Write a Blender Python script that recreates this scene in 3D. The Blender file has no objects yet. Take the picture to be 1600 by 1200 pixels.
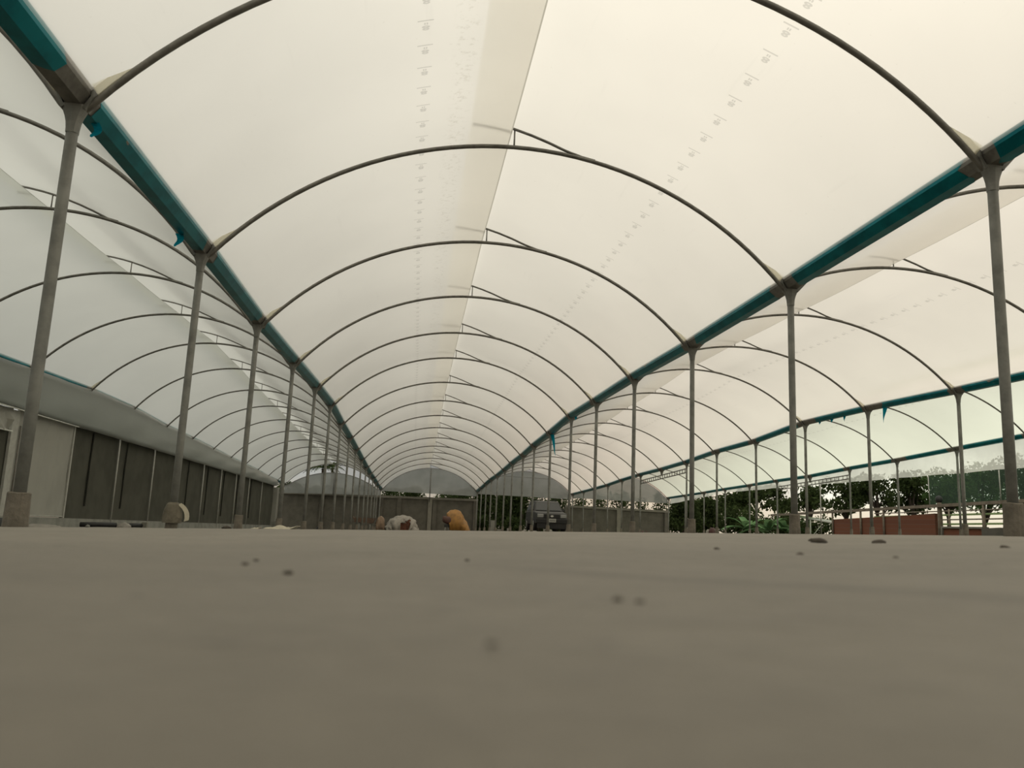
import bpy, math, random
from mathutils import Vector, Matrix, noise

# ------------------------------------------------------------------ camera
SC = bpy.context.scene
COL = SC.collection
F = 1256.78                                   # focal length in pixels of a 1600 px wide frame
CR = Vector((0.9918, -0.1206, 0.0416)); CU = Vector((-0.0614, -0.1652, 0.9843)); CF = Vector((0.1118, 0.9789, 0.1713))
cam = bpy.data.cameras.new('camera'); camo = bpy.data.objects.new('camera', cam); COL.objects.link(camo)
camo.matrix_world = Matrix(((CR.x, CU.x, -CF.x, 0), (CR.y, CU.y, -CF.y, 0), (CR.z, CU.z, -CF.z, 0), (0, 0, 0, 1)))
cam.sensor_width = 36; cam.lens = F / 1600 * 36
cam.clip_start = 0.01; cam.clip_end = 600
cam.dof.use_dof = True; cam.dof.focus_distance = 9; cam.dof.aperture_fstop = 8
SC.camera = camo
SC.view_settings.view_transform = 'Standard'; SC.view_settings.look = 'None'
SC.view_settings.gamma = 1; SC.view_settings.exposure = -0.95; SC.view_settings.use_curve_mapping = False
SC.cycles.max_bounces = 10; SC.cycles.diffuse_bounces = 5; SC.cycles.transparent_max_bounces = 24
SC.cycles.use_denoising = True


# ------------------------------------------------------------------ node helpers
class NT:
    def __init__(s, tree):
        s.t = tree; s.n = tree.nodes; s.l = tree.links

    def node(s, kind, **kw):
        nd = s.n.new(kind)
        for k, v in kw.items():
            setattr(nd, k, v)
        return nd

    def put(s, sock, v):
        if isinstance(v, bpy.types.NodeSocket):
            s.l.new(v, sock)
        elif v is not None:
            if sock.type == 'RGBA' and isinstance(v, (tuple, list)) and len(v) == 3:
                v = (*v, 1)
            sock.default_value = v

    def m(s, op, a, b=None, c=None):
        nd = s.node('ShaderNodeMath', operation=op)
        for i, v in enumerate((a, b, c)):
            if v is not None:
                s.put(nd.inputs[i], v)
        return nd.outputs[0]

    def smooth(s, v, a, b):
        nd = s.node('ShaderNodeMapRange', interpolation_type='SMOOTHSTEP')
        for i, x in enumerate((v, a, b, 0.0, 1.0)):
            s.put(nd.inputs[i], x)
        return nd.outputs[0]

    def mix(s, f, a, b, blend='MIX'):
        nd = s.node('ShaderNodeMix', data_type='RGBA', blend_type=blend)
        s.put(nd.inputs[0], f); s.put(nd.inputs[6], a); s.put(nd.inputs[7], b)
        return nd.outputs[2]

    def noise(s, vec, scale, detail=3, rough=.55, out=0):
        nd = s.node('ShaderNodeTexNoise')
        s.put(nd.inputs['Vector'], vec); nd.inputs['Scale'].default_value = scale
        nd.inputs['Detail'].default_value = detail; nd.inputs['Roughness'].default_value = rough
        return nd.outputs[out]

    def ramp(s, f, stops):
        nd = s.node('ShaderNodeValToRGB')
        el = nd.color_ramp.elements
        while len(el) < len(stops):
            el.new(.5)
        for e, (p, c) in zip(el, stops):
            e.position = p; e.color = (*c, 1)
        s.put(nd.inputs[0], f)
        return nd.outputs[0]


# ------------------------------------------------------------------ sky (dusk, brighter on the right)
world = bpy.data.worlds.new('dusk_sky'); SC.world = world; world.use_nodes = True
W = NT(world.node_tree)
for n_ in list(W.n):
    W.n.remove(n_)
dirv = W.node('ShaderNodeTexCoord').outputs['Generated']
sx = W.node('ShaderNodeSeparateXYZ'); W.l.new(dirv, sx.inputs[0])
X_, Y_, Z_ = sx.outputs
hz = W.m('SQRT', W.m('ADD', W.m('MULTIPLY', X_, X_), W.m('ADD', W.m('MULTIPLY', Y_, Y_), 1e-6)))
az = W.m('DIVIDE', X_, hz)
cl = W.noise(dirv, 7.0, 4, .55)
cl2 = W.noise(dirv, 16.0, 3, .5)
azn = W.m('ADD', az, W.m('MULTIPLY', W.m('SUBTRACT', cl, .5), .22))
low = W.ramp(W.m('MULTIPLY_ADD', azn, .5, .5), [(0.0, (.72, .73, .68)), (.40, (.95, .95, .88)), (.46, (.82, .83, .78)), (.50, (.50, .51, .485)), (.57, (.46, .46, .44)), (.605, (.85, .66, .54)), (.635, (1.9, 1.38, 1.06)), (.66, (1.8, 1.42, 1.12)), (.72, (2.0, 1.95, 1.62)), (1.0, (3.2, 3.3, 2.8))])
low = W.mix(W.m('MULTIPLY', W.smooth(cl2, .45, .7), .35), low, (.62, .58, .52))
high = W.mix(W.smooth(az, -.75, .85), (.93, .94, .88), (1.50, 1.44, 1.30))
back = W.mix(W.smooth(Y_, .75, -.4), (1, 1, 1), (1.45, 1.42, 1.32))
high = W.mix(1.0, high, back, 'MULTIPLY')
high = W.mix(1.0, high, W.mix(W.smooth(Z_, .26, .74), (.93, .93, .93), (1.98, 1.93, 1.89)), 'MULTIPLY')
sky = W.mix(W.smooth(Z_, .05, .42), low, high)
glow = W.ramp(W.m('MULTIPLY_ADD', az, .5, .5), [(0, (.75, .7, .6)), (.5, (.95, .84, .68)), (.62, (1.35, 1.12, .85)), (.75, (1.7, 1.5, 1.15)), (1, (1.9, 1.85, 1.5))])
sky = W.mix(W.smooth(Z_, .026, .05), glow, sky)
sky = W.mix(W.smooth(Z_, -.05, -.01), (.05, .05, .04), sky)
bg = W.node('ShaderNodeBackground'); W.put(bg.inputs[0], sky); bg.inputs[1].default_value = 1.0
W.l.new(bg.outputs[0], W.node('ShaderNodeOutputWorld').inputs[0])


# ------------------------------------------------------------------ materials
def material(name):
    m = bpy.data.materials.new(name); m.use_nodes = True
    t = NT(m.node_tree)
    for n_ in list(t.n):
        t.n.remove(n_)
    return m, t, t.node('ShaderNodeOutputMaterial')


def pbr(name, col, rough=.6, metal=0.0, var=.25, scale=6.0, bump=0.0, bscale=40.0, col2=None, spec=.5, coords='Object'):
    m, t, out = material(name)
    p = t.node('ShaderNodeBsdfPrincipled')
    v = t.node('ShaderNodeTexCoord').outputs[coords]
    n1 = t.noise(v, scale, 5, .6)
    c2 = col2 or tuple(c * (1 - var) for c in col)
    t.put(p.inputs['Base Color'], t.mix(t.smooth(n1, .35, .68), col, c2))
    p.inputs['Roughness'].default_value = rough; p.inputs['Metallic'].default_value = metal
    p.inputs['Specular IOR Level'].default_value = spec
    if bump:
        b = t.node('ShaderNodeBump'); b.inputs['Strength'].default_value = bump; b.inputs['Distance'].default_value = .02
        t.l.new(t.noise(v, bscale, 4, .6), b.inputs['Height']); t.l.new(b.outputs[0], p.inputs['Normal'])
    t.l.new(p.outputs[0], out.inputs[0])
    return m


def film(name, tint, marks=None, smudge=None, hem=None, trans=.55, rough=.42):
    """milky greenhouse plastic: scatters daylight through; UV u runs across the sheet in metres, v along the house"""
    m, t, out = material(name)
    uv = t.node('ShaderNodeSeparateXYZ'); t.l.new(t.node('ShaderNodeTexCoord').outputs['UV'], uv.inputs[0])
    U, V = uv.outputs[0], uv.outputs[1]
    obv = t.node('ShaderNodeTexCoord').outputs['Object']
    col = t.mix(t.smooth(t.noise(obv, .55, 3, .5), .3, .7), tint, tuple(c * .955 for c in tint))
    wr = t.node('ShaderNodeCombineXYZ'); t.put(wr.inputs[0], t.m('MULTIPLY', U, 9.0)); t.put(wr.inputs[1], t.m('MULTIPLY', V, .8))
    col = t.mix(t.m('MULTIPLY', t.smooth(t.noise(wr.outputs[0], 1.0, 3, .6), .62, .75), .06), col, tuple(c * .6 for c in tint))
    # specks of dirt
    sp = t.smooth(t.noise(obv, 26.0, 2, .5), .735, .78)
    col = t.mix(t.m('MULTIPLY', sp, .12), col, (.25, .23, .18))
    if smudge is not None:
        band = t.m('SUBTRACT', 1.0, t.smooth(t.m('ABSOLUTE', t.m('SUBTRACT', U, smudge)), .02, .14))
        s2 = t.m('MULTIPLY', t.smooth(t.noise(obv, 17.0, 4, .7), .52, .68), band)
        col = t.mix(t.m('MULTIPLY', s2, .30), col, (.40, .37, .30))
    if hem is not None:
        col = t.mix(t.m('MULTIPLY', t.m('GREATER_THAN', U, hem), .45), col, (.22, .21, .18))
    if marks is not None:
        du = t.m('SUBTRACT', U, marks)
        dv = t.m('MULTIPLY', t.m('FRACT', t.m('DIVIDE', V, .325)), .325)

        def box(cu, cv, hu, hv):
            a = t.m('LESS_THAN', t.m('ABSOLUTE', t.m('SUBTRACT', du, cu)), hu)
            b = t.m('LESS_THAN', t.m('ABSOLUTE', t.m('SUBTRACT', dv, cv)), hv)
            return t.m('MULTIPLY', a, b)

        def ring(cu, cv, hu, hv):
            a = t.m('POWER', t.m('DIVIDE', t.m('SUBTRACT', du, cu), hu), 2.0)
            b = t.m('POWER', t.m('DIVIDE', t.m('SUBTRACT', dv, cv), hv), 2.0)
            r = t.m('ADD', a, b)
            return t.m('MULTIPLY', t.m('LESS_THAN', r, 1.0), t.m('SUBTRACT', 1.0, t.m('MULTIPLY', t.m('LESS_THAN', r, .12), .6)))
        k = box(0, .02, .062, .007)
        for a in (box(-.006, .06, .006, .013), box(.012, .06, .006, .013), ring(.002, .100, .031, .017), ring(.002, .128, .027, .017)):
            k = t.m('MAXIMUM', k, a)
        col = t.mix(t.m('MULTIPLY', k, .30), col, (.16, .16, .15))
    tr = t.node('ShaderNodeBsdfTranslucent'); t.put(tr.inputs[0], col)
    rf = t.node('ShaderNodeBsdfRefraction'); t.put(rf.inputs[0], col)
    rf.inputs['Roughness'].default_value = rough; rf.inputs['IOR'].default_value = 1.07
    df = t.node('ShaderNodeBsdfDiffuse'); t.put(df.inputs[0], col)
    gl = t.node('ShaderNodeBsdfGlossy'); gl.inputs['Color'].default_value = (.8, .8, .78, 1); gl.inputs['Roughness'].default_value = .38
    m1 = t.node('ShaderNodeMixShader'); m1.inputs[0].default_value = trans
    t.l.new(tr.outputs[0], m1.inputs[1]); t.l.new(rf.outputs[0], m1.inputs[2])
    m2 = t.node('ShaderNodeMixShader'); m2.inputs[0].default_value = .16
    t.l.new(m1.outputs[0], m2.inputs[1]); t.l.new(df.outputs[0], m2.inputs[2])
    fr = t.node('ShaderNodeFresnel'); fr.inputs[0].default_value = 1.42
    m3 = t.node('ShaderNodeMixShader')
    t.l.new(fr.outputs[0], m3.inputs[0]); t.l.new(m2.outputs[0], m3.inputs[1]); t.l.new(gl.outputs[0], m3.inputs[2])
    t.l.new(m3.outputs[0], out.inputs[0])
    return m


def sheer(name, col, clear, trans=.5):
    """thin sheet or net that lets part of the view through"""
    m, t, out = material(name)
    v = t.node('ShaderNodeTexCoord').outputs['Object']
    c = t.mix(t.smooth(t.noise(v, 1.3, 3, .5), .3, .7), col, tuple(a * .85 for a in col))
    a = t.node('ShaderNodeBsdfTransparent'); a.inputs[0].default_value = (*clear, 1)
    b = t.node('ShaderNodeBsdfTranslucent'); t.put(b.inputs[0], c)
    d = t.node('ShaderNodeBsdfDiffuse'); t.put(d.inputs[0], c)
    m0 = t.node('ShaderNodeMixShader'); m0.inputs[0].default_value = .4
    t.l.new(b.outputs[0], m0.inputs[1]); t.l.new(d.outputs[0], m0.inputs[2])
    m1 = t.node('ShaderNodeMixShader'); m1.inputs[0].default_value = trans
    t.l.new(m0.outputs[0], m1.inputs[1]); t.l.new(a.outputs[0], m1.inputs[2]); t.l.new(m1.outputs[0], out.inputs[0])
    return m


def leafy(name, c1, c2):
    m, t, out = material(name)
    v = t.node('ShaderNodeTexCoord').outputs['Object']
    c = t.mix(t.smooth(t.noise(v, 2.2, 3, .6), .35, .65), c1, c2)
    d = t.node('ShaderNodeBsdfDiffuse'); t.put(d.inputs[0], c)
    b = t.node('ShaderNodeBsdfTranslucent'); t.put(b.inputs[0], c)
    m0 = t.node('ShaderNodeMixShader'); m0.inputs[0].default_value = .25
    t.l.new(d.outputs[0], m0.inputs[1]); t.l.new(b.outputs[0], m0.inputs[2]); t.l.new(m0.outputs[0], out.inputs[0])
    return m


def brick_mat(name):
    m, t, out = material(name)
    p = t.node('ShaderNodeBsdfPrincipled')
    br = t.node('ShaderNodeTexBrick')
    mp = t.node('ShaderNodeMapping'); t.l.new(t.node('ShaderNodeTexCoord').outputs['Object'], mp.inputs[0])
    mp.inputs['Rotation'].default_value = (math.radians(90), 0, math.radians(90))
    t.l.new(mp.outputs[0], br.inputs['Vector'])
    br.inputs['Color1'].default_value = (.155, .054, .026, 1); br.inputs['Color2'].default_value = (.11, .038, .02, 1)
    br.inputs['Mortar'].default_value = (.13, .085, .06, 1); br.inputs['Scale'].default_value = 2.6
    br.inputs['Mortar Size'].default_value = .018
    t.l.new(br.outputs[0], p.inputs['Base Color']); p.inputs['Roughness'].default_value = .9
    t.l.new(p.outputs[0], out.inputs[0])
    return m


def floor_mat():
    m, t, out = material('rough_concrete')
    p = t.node('ShaderNodeBsdfPrincipled')
    v = t.node('ShaderNodeTexCoord').outputs['Object']
    s = t.node('ShaderNodeSeparateXYZ'); t.l.new(v, s.inputs[0])
    a = t.noise(v, .7, 5, .6); b = t.noise(v, 9.0, 5, .65); c = t.noise(v, 55.0, 4, .6)
    k = t.m('ADD', t.m('MULTIPLY', a, .4), t.m('ADD', t.m('MULTIPLY', b, .35), t.m('MULTIPLY', c, .25)))
    col = t.mix(t.smooth(k, .38, .62), (.176, .158, .126), (.112, .100, .079))
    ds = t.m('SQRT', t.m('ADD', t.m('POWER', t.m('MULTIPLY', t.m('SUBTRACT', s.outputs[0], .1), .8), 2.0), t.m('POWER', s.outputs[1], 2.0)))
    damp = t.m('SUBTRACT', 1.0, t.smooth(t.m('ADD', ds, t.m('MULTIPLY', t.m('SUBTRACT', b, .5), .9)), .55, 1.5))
    col = t.mix(t.m('MULTIPLY', damp, .42), col, (.06, .052, .04))   # darker floor colour around the camera, fading out with distance
    # stain along a trowel line close to the camera
    ln = t.m('ADD', s.outputs[1], t.m('MULTIPLY', s.outputs[0], 1.55))
    ln = t.m('ABSOLUTE', t.m('SUBTRACT', ln, t.m('ADD', .61, t.m('MULTIPLY', t.m('SUBTRACT', b, .5), .10))))
    st = t.m('MULTIPLY', t.m('SUBTRACT', 1.0, t.smooth(ln, .0, .06)), t.smooth(s.outputs[0], .0, .13))
    col = t.mix(t.m('MULTIPLY', st, .55), col, (.05, .042, .032))
    sp = t.smooth(t.noise(v, 34.0, 2, .5), .70, .76)
    col = t.mix(t.m('MULTIPLY', sp, .6), col, (.045, .038, .03))
    t.put(p.inputs['Base Color'], col); p.inputs['Roughness'].default_value = .62
    p.inputs['Specular IOR Level'].default_value = .5
    bp = t.node('ShaderNodeBump'); bp.inputs['Strength'].default_value = .55; bp.inputs['Distance'].default_value = .012
    t.l.new(t.m('ADD', t.m('MULTIPLY', b, .7), t.m('MULTIPLY', c, .3)), bp.inputs['Height']); t.l.new(bp.outputs[0], p.inputs['Normal'])
    t.l.new(p.outputs[0], out.inputs[0])
    return m


def peel_mat():
    """blue protective film, torn off in places down to the metal"""
    m, t, out = material('blue_gutter_film')
    v = t.node('ShaderNodeTexCoord').outputs['Object']
    mp = t.node('ShaderNodeMapping'); t.l.new(v, mp.inputs[0]); mp.inputs['Scale'].default_value = (2.0, .55, 2.0)
    n1 = t.noise(mp.outputs[0], 2.3, 3, .55)
    a = t.node('ShaderNodeBsdfPrincipled')
    t.put(a.inputs['Base Color'], t.mix(t.smooth(t.noise(v, 5, 3), .35, .65), (.0015, .135, .165), (.003, .19, .225)))
    a.inputs['Metallic'].default_value = .85
    a.inputs['Roughness'].default_value = .34; a.inputs['Specular IOR Level'].default_value = .3
    b = t.node('ShaderNodeBsdfPrincipled'); b.inputs['Base Color'].default_value = (.22, .205, .18, 1)
    b.inputs['Metallic'].default_value = .6; b.inputs['Roughness'].default_value = .5
    mx = t.node('ShaderNodeMixShader'); t.put(mx.inputs[0], t.smooth(n1, .725, .735))
    t.l.new(a.outputs[0], mx.inputs[1]); t.l.new(b.outputs[0], mx.inputs[2]); t.l.new(mx.outputs[0], out.inputs[0])
    return m


MAT = {
    'galv': pbr('galvanised_steel', (.17, .165, .148), .5, .55, .3, 14.0),
    'post': pbr('galvanised_post', (.185, .187, .170), .55, .25, .3, 9.0),
    'dark': pbr('dark_rubber_band', (.03, .03, .025), .7),
    'footing': pbr('cast_concrete', (.148, .130, .104), .95, 0, .35, 12.0, .4, 40),
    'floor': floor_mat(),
    'wall': pbr('grey_wall_render', (.102, .095, .078), .95, 0, .25, 2.2, .2, 30),
    'cope': pbr('pale_coping', (.19, .18, .15), .9, 0, .2, 3.0),
    'kerb': pbr('kerb_concrete', (.22, .22, .195), .95, 0, .3, 3.0, .3, 30),
    'net': pbr('dark_shade_net', (.075, .074, .060), .95, 0, .22, 1.6, .15, 120, spec=.1),
    'netseam': pbr('net_seam', (.030, .030, .025), .95, spec=.1),
    'batten': pbr('pale_batten', (.36, .355, .32), .6, .2, .15, 8.0),
    'panel': pbr('grey_plastic_panel', (.27, .265, .235), .7, 0, .12, 1.2),
    'curtain': film('side_curtain_film', (.52, .545, .52), trans=.15),
    'hem': pbr('pale_hem', (.62, .63, .58), .6),
    'blue': peel_mat(),
    'tatter': sheer('blue_film_scrap', (.02, .42, .55), (.1, .6, .7), .25),
    'gable': sheer('grey_gable_film', (.52, .53, .51), (.62, .64, .64), .5),
    'drop': sheer('drop_curtain_film', (.97, 1.0, .97), (.97, 1.0, .97), .3),
    'soil': pbr('dark_soil', (.10, .085, .06), 1.0, 0, .4, .8, .4, 6, coords='Generated'),
    'bark': pbr('dark_bark', (.055, .042, .030), .95, 0, .35, 6.0),
    'leaf_dark': leafy('dark_leaves', (.030, .045, .018), (.050, .070, .026)),
    'leaf_mid': leafy('green_leaves', (.045, .085, .030), (.075, .125, .045)),
    'leaf_banana': leafy('banana_leaves', (.085, .165, .075), (.14, .24, .11)),
    'brick': brick_mat('red_brick'),
    'timber': pbr('grey_timber', (.20, .165, .125), .9, 0, .35, 5.0),
    'white': pbr('white_paint', (.82, .84, .78), .6, 0, .1),
    'greenish': sheer('green_roof_sheet', (.30, .36, .22), (.6, .7, .5), .35),
    'greennet': sheer('green_shade_net', (.085, .128, .098), (.62, .72, .66), .60),
    'carpaint': pbr('dark_car_paint', (.019, .020, .0195), .5, .2, .1, 3.0),
    'carglass': pbr('car_glass', (.035, .040, .041), .28, 0, .1, 3.0, spec=.35),
    'tyre': pbr('black_rubber', (.010, .010, .010), .8),
    'chrome': pbr('dull_chrome', (.55, .55, .52), .25, .8, .1),
    'lamp': pbr('headlamp_lens', (.20, .205, .20), .15, .1, .1),
    'plate': pbr('number_plate', (.30, .30, .275), .5, 0, .1),
    'plateink': pbr('plate_ink', (.08, .08, .08), .6),
    'yellow': pbr('yellow_tarp', (.275, .132, .022), .6, 0, .35, 5.0, .5, 9),
    'whitetarp': pbr('white_sacking', (.275, .255, .225), .85, 0, .3, 5.0, .8, 14),
    'tan': pbr('tan_sacking', (.21, .145, .098), .9, 0, .3, 6.0, .4, 10),
    'brown': pbr('brown_wood', (.10, .062, .042), .85, 0, .3, 5.0),
    'redbrown': pbr('red_brown_metal', (.085, .040, .030), .8, 0, .3, 6.0),
    'paper': pbr('crumpled_paper', (.42, .385, .30), .9, 0, .15, 10.0, .3, 20),
    'darkred': pbr('dark_red_plastic', (.055, .014, .013), .6),
    'pebble': pbr('grey_pebble', (.062, .052, .040), .95, 0, .4, 30.0),
    'pipe': pbr('black_pipe', (.012, .012, .012), .6),
    'wrap': pbr('cement_sack', (.125, .11, .08), .9, 0, .35, 12.0, .5, 20),
    'pleat': sheer('folded_film', (.80, .76, .62), (.93, .92, .86), .62),
    'rope': pbr('tie_wire', (.15, .14, .12), .8),
}


# ------------------------------------------------------------------ mesh helpers
class MB:
    def __init__(s):
        s.v = []; s.f = []; s.uv = None

    def add(s, vs, fs):
        o = len(s.v); s.v += [Vector(a) for a in vs]; s.f += [tuple(i + o for i in q) for q in fs]
        return s

    def box(s, c, d, rz=0.0, taper=1.0):
        cx, cy, cz = c; x, y, z = d[0] / 2, d[1] / 2, d[2] / 2
        vs = []
        for k, t in ((-1, 1), (1, taper)):
            for a, b in ((-1, -1), (1, -1), (1, 1), (-1, 1)):
                px, py = a * x * t, b * y * t
                vs.append((cx + px * math.cos(rz) - py * math.sin(rz), cy + px * math.sin(rz) + py * math.cos(rz), cz + k * z))
        return s.add(vs, [(3, 2, 1, 0), (4, 5, 6, 7), (0, 1, 5, 4), (1, 2, 6, 5), (2, 3, 7, 6), (3, 0, 4, 7)])

    def tube(s, pts, r, seg=8, cap=True):
        pts = [Vector(p) for p in pts]
        rs = r if isinstance(r, (list, tuple)) else [r] * len(pts)
        rings = []; prev = None
        for i, p in enumerate(pts):
            d = (pts[min(i + 1, len(pts) - 1)] - pts[max(i - 1, 0)]).normalized()
            if prev is None:
                u = d.orthogonal().normalized()
            else:
                u = (prev - d * prev.dot(d)).normalized()
            prev = u; w = d.cross(u)
            rings.append([p + (u * math.cos(2 * math.pi * k / seg) + w * math.sin(2 * math.pi * k / seg)) * rs[i] for k in range(seg)])
        return s.loft(rings, cap)

    def loft(s, rings, cap=True, closed=True):
        n = len(rings[0]); vs = [p for rg in rings for p in rg]; fs = []
        for i in range(len(rings) - 1):
            for k in range(n if closed else n - 1):
                k2 = (k + 1) % n
                fs.append((i * n + k, i * n + k2, (i + 1) * n + k2, (i + 1) * n + k))
        if cap and closed:
            fs.append(tuple(reversed(range(n)))); fs.append(tuple((len(rings) - 1) * n + k for k in range(n)))
        return s.add(vs, fs)

    def prism(s, poly, y0, y1):
        """outline in (x, z) extruded along y"""
        n = len(poly)
        return s.loft([[(x, y0, z) for x, z in poly], [(x, y1, z) for x, z in poly]])

    def build(s, name, mat, parent=None, smooth=False, loc=None, bevel=0, **props):
        me = bpy.data.meshes.new(name)
        off = Vector(loc) if loc is not None else Vector()
        me.from_pydata([v - off for v in s.v], [], s.f); me.update()
        if s.uv:
            l = me.uv_layers.new(name='UVMap')
            for lp in me.loops:
                l.data[lp.index].uv = s.uv[lp.vertex_index]
        if smooth:
            me.polygons.foreach_set('use_smooth', [True] * len(me.polygons))
        me.materials.append(MAT[mat])
        o = bpy.data.objects.new(name, me); COL.objects.link(o)
        if parent is not None:
            o.parent = parent
        elif loc is not None:
            o.location = off
        if bevel:
            b = o.modifiers.new('bevel', 'BEVEL'); b.width = bevel; b.segments = 2
        for k, v in props.items():
            o[k] = v
        return o


def empty(name, loc, label, cat, group=None, rz=0.0):
    o = bpy.data.objects.new(name, None); COL.objects.link(o)
    o.location = loc; o.rotation_euler = (0, 0, rz); o.empty_display_size = .1
    o['label'] = label; o['category'] = cat
    if group:
        o['group'] = group
    return o


def tag(o, label, cat, group=None):
    o['label'] = label; o['category'] = cat
    if group:
        o['group'] = group
    return o


def ray(px, py):
    return CF + CR * ((px - 800) / F) - CU * ((py - 600) / F)


def at(px, Y, py=815):
    d = ray(px, py)
    return d * (Y / d.y)


def project(p):
    c = CF.dot(p)
    return (800 + F * CR.dot(p) / c, 600 - F * CU.dot(p) / c) if c > .05 else (-9999, -9999)


def seen(pts):
    return any(-5 < q[0] < 1605 and -5 < q[1] < 1205 for q in map(project, pts))


def gz(x, y):
    """sloping site: falls away from the camera, rises to the right"""
    z = -.004 - .0125 * y + .031 * x
    return z - .021 * math.exp(-(x * x + y * y) / 2.2)


ORD = ['nearest', 'second nearest', 'third nearest', 'fourth nearest', 'fifth nearest', 'sixth nearest', 'seventh nearest', 'eighth nearest', 'ninth nearest', 'tenth nearest', 'eleventh nearest', 'twelfth nearest', 'thirteenth nearest', 'fourteenth nearest', 'fifteenth nearest', 'sixteenth nearest', 'seventeenth nearest']
rnd = random.Random(11)

# ------------------------------------------------------------------ frame survey: gutter saddles (x, z) by bay line n
D0, BAY, NL = 4.778, 3.0, 16


def Yn(n):
    return D0 + (n - 1) * BAY


J = {
    0: {5: (-7.80, 2.58), 6: (-7.80, 2.63), 7: (-7.80, 2.60), 8: (-7.80, 2.46), 9: (-7.80, 2.38), 10: (-7.80, 2.28), 11: (-7.80, 2.17), 12: (-7.80, 2.09), 13: (-7.80, 2.02), 14: (-7.80, 1.88), 15: (-7.80, 1.80), 16: (-7.80, 1.74)},
    1: dict(enumerate([(-2.164, 2.348), (-2.185, 2.428), (-2.213, 2.46), (-2.181, 2.508), (-2.169, 2.58), (-2.164, 2.631), (-2.171, 2.524), (-2.151, 2.426), (-2.143, 2.315), (-2.126, 2.195), (-2.109, 2.071), (-2.109, 1.982), (-2.098, 1.926), (-2.092, 1.855), (-2.114, 1.788), (-2.044, 1.719)], 1)),
    2: dict(enumerate([(3.801, 2.538), (3.796, 2.535), (3.782, 2.543), (3.773, 2.6), (3.768, 2.611), (3.803, 2.673), (3.788, 2.561), (3.762, 2.474), (3.806, 2.394), (3.792, 2.318), (3.827, 2.244), (3.821, 2.151), (3.824, 2.114), (3.837, 2.032), (3.833, 1.919), (3.832, 1.836)], 1)),
    3: {4: (9.988, 2.74), 5: (9.959, 2.811), 6: (9.988, 2.841), 7: (9.952, 2.65), 8: (9.901, 2.584), 9: (9.9, 2.447), 10: (9.887, 2.364), 11: (9.862, 2.315), 12: (9.806, 2.212), 13: (9.849, 2.106), 14: (9.84, 2.03), 15: (9.848, 1.975), 16: (9.794, 1.912)},
    4: {7: (16.369, 2.756), 8: (16.298, 2.619), 9: (16.266, 2.524), 10: (16.212, 2.384), 11: (16.17, 2.333), 12: (16.157, 2.25), 13: (16.111, 2.183), 14: (16.067, 2.092), 15: (16.01, 2.02), 16: (15.963, 1.952)},
}
NEAR_Z = {0: [2.46, 2.48, 2.50, 2.54], 3: [2.67, 2.69, 2.70], 4: [2.80, 2.81, 2.82, 2.84, 2.88, 2.87]}
for g, zs in NEAR_Z.items():
    x0 = J[g][min(J[g])][0]
    for i, z in enumerate(zs):
        J[g][i + 1] = (x0, z)
for g in J:
    for n in (0, -1, -2):
        J[g][n] = (J[g][1][0], J[g][1][1] - .02 * (1 - n))


class Arc:
    """roof arch between two saddles"""
    def __init__(s, a, b):
        s.xa, s.za = a[0] + .085, a[1] + .03
        s.xb, s.zb = b[0] - .085, b[1] + .03
        s.xm = (s.xa + s.xb) / 2; s.h = (s.xb - s.xa) / 2; s.rise = 1.345
        s.R = (s.h ** 2 + s.rise ** 2) / (2 * s.rise)

    def z(s, x):
        d = min(abs(x - s.xm), s.h)
        drop = s.R - math.sqrt(s.R ** 2 - d * d)
        t = (x - s.xa) / (s.xb - s.xa)
        return s.za * (1 - t) + s.zb * t + s.rise - drop

    def nrm(s, x):
        k = max(-1, min(1, (x - s.xm) / s.R))
        return (k, math.sqrt(1 - k * k))

    def u(s, x):
        return s.R * math.asin(max(-1, min(1, (x - s.xm) / s.R)))

    def rod(s, dx):
        return s.z(s.xm) + .20 - .253 * dx - .1675 * dx * dx


# ------------------------------------------------------------------ floor and ground
def floor_mesh():
    ys = [-4, -2, -1, -.5, -.2, 0]
    y = .04
    while y < 52.4:
        ys.append(y); y *= 1.09
    ys.append(52.4)
    xs = []
    x = .04
    while x < 17.4:
        xs.append(x); x *= 1.13
    xs = [-v for v in reversed(xs) if v < 8.3] + [0] + xs
    xs = [-8.3] + xs + [17.4]
    b = MB(); nx = len(xs)
    b.v = [Vector((x, y, gz(x, y) + (.006 * noise.noise((x * 1.7, y * 1.2, 3.1)) if y > 1.2 else .003 * noise.noise((x * 6, y * 5, 1.2))))) for y in ys for x in xs]
    b.f = [(j * nx + i, j * nx + i + 1, (j + 1) * nx + i + 1, (j + 1) * nx + i) for j in range(len(ys) - 1) for i in range(nx - 1)]
    return b


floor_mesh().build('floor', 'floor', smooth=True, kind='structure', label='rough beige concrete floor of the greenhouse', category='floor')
gb = MB()
gx = [-60, -25, -8.6, 0, 8, 17.6, 22, 30, 45, 90]; gy = [-30, -5, 10, 30, 50, 53, 60, 80, 140]
for yy in gy:
    for xx in gx:
        gb.v.append(Vector((xx, yy, -.004 - .0125 * min(yy, 60) + .031 * max(-12, min(xx, 20)) - .16)))
for j in range(len(gy) - 1):
    for i in range(len(gx) - 1):
        k = j * len(gx) + i
        gb.f.append((k, k + 1, k + 1 + len(gx), k + len(gx)))
gb.build('ground', 'soil', kind='structure', label='dark soil around the greenhouse', category='ground')

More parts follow.
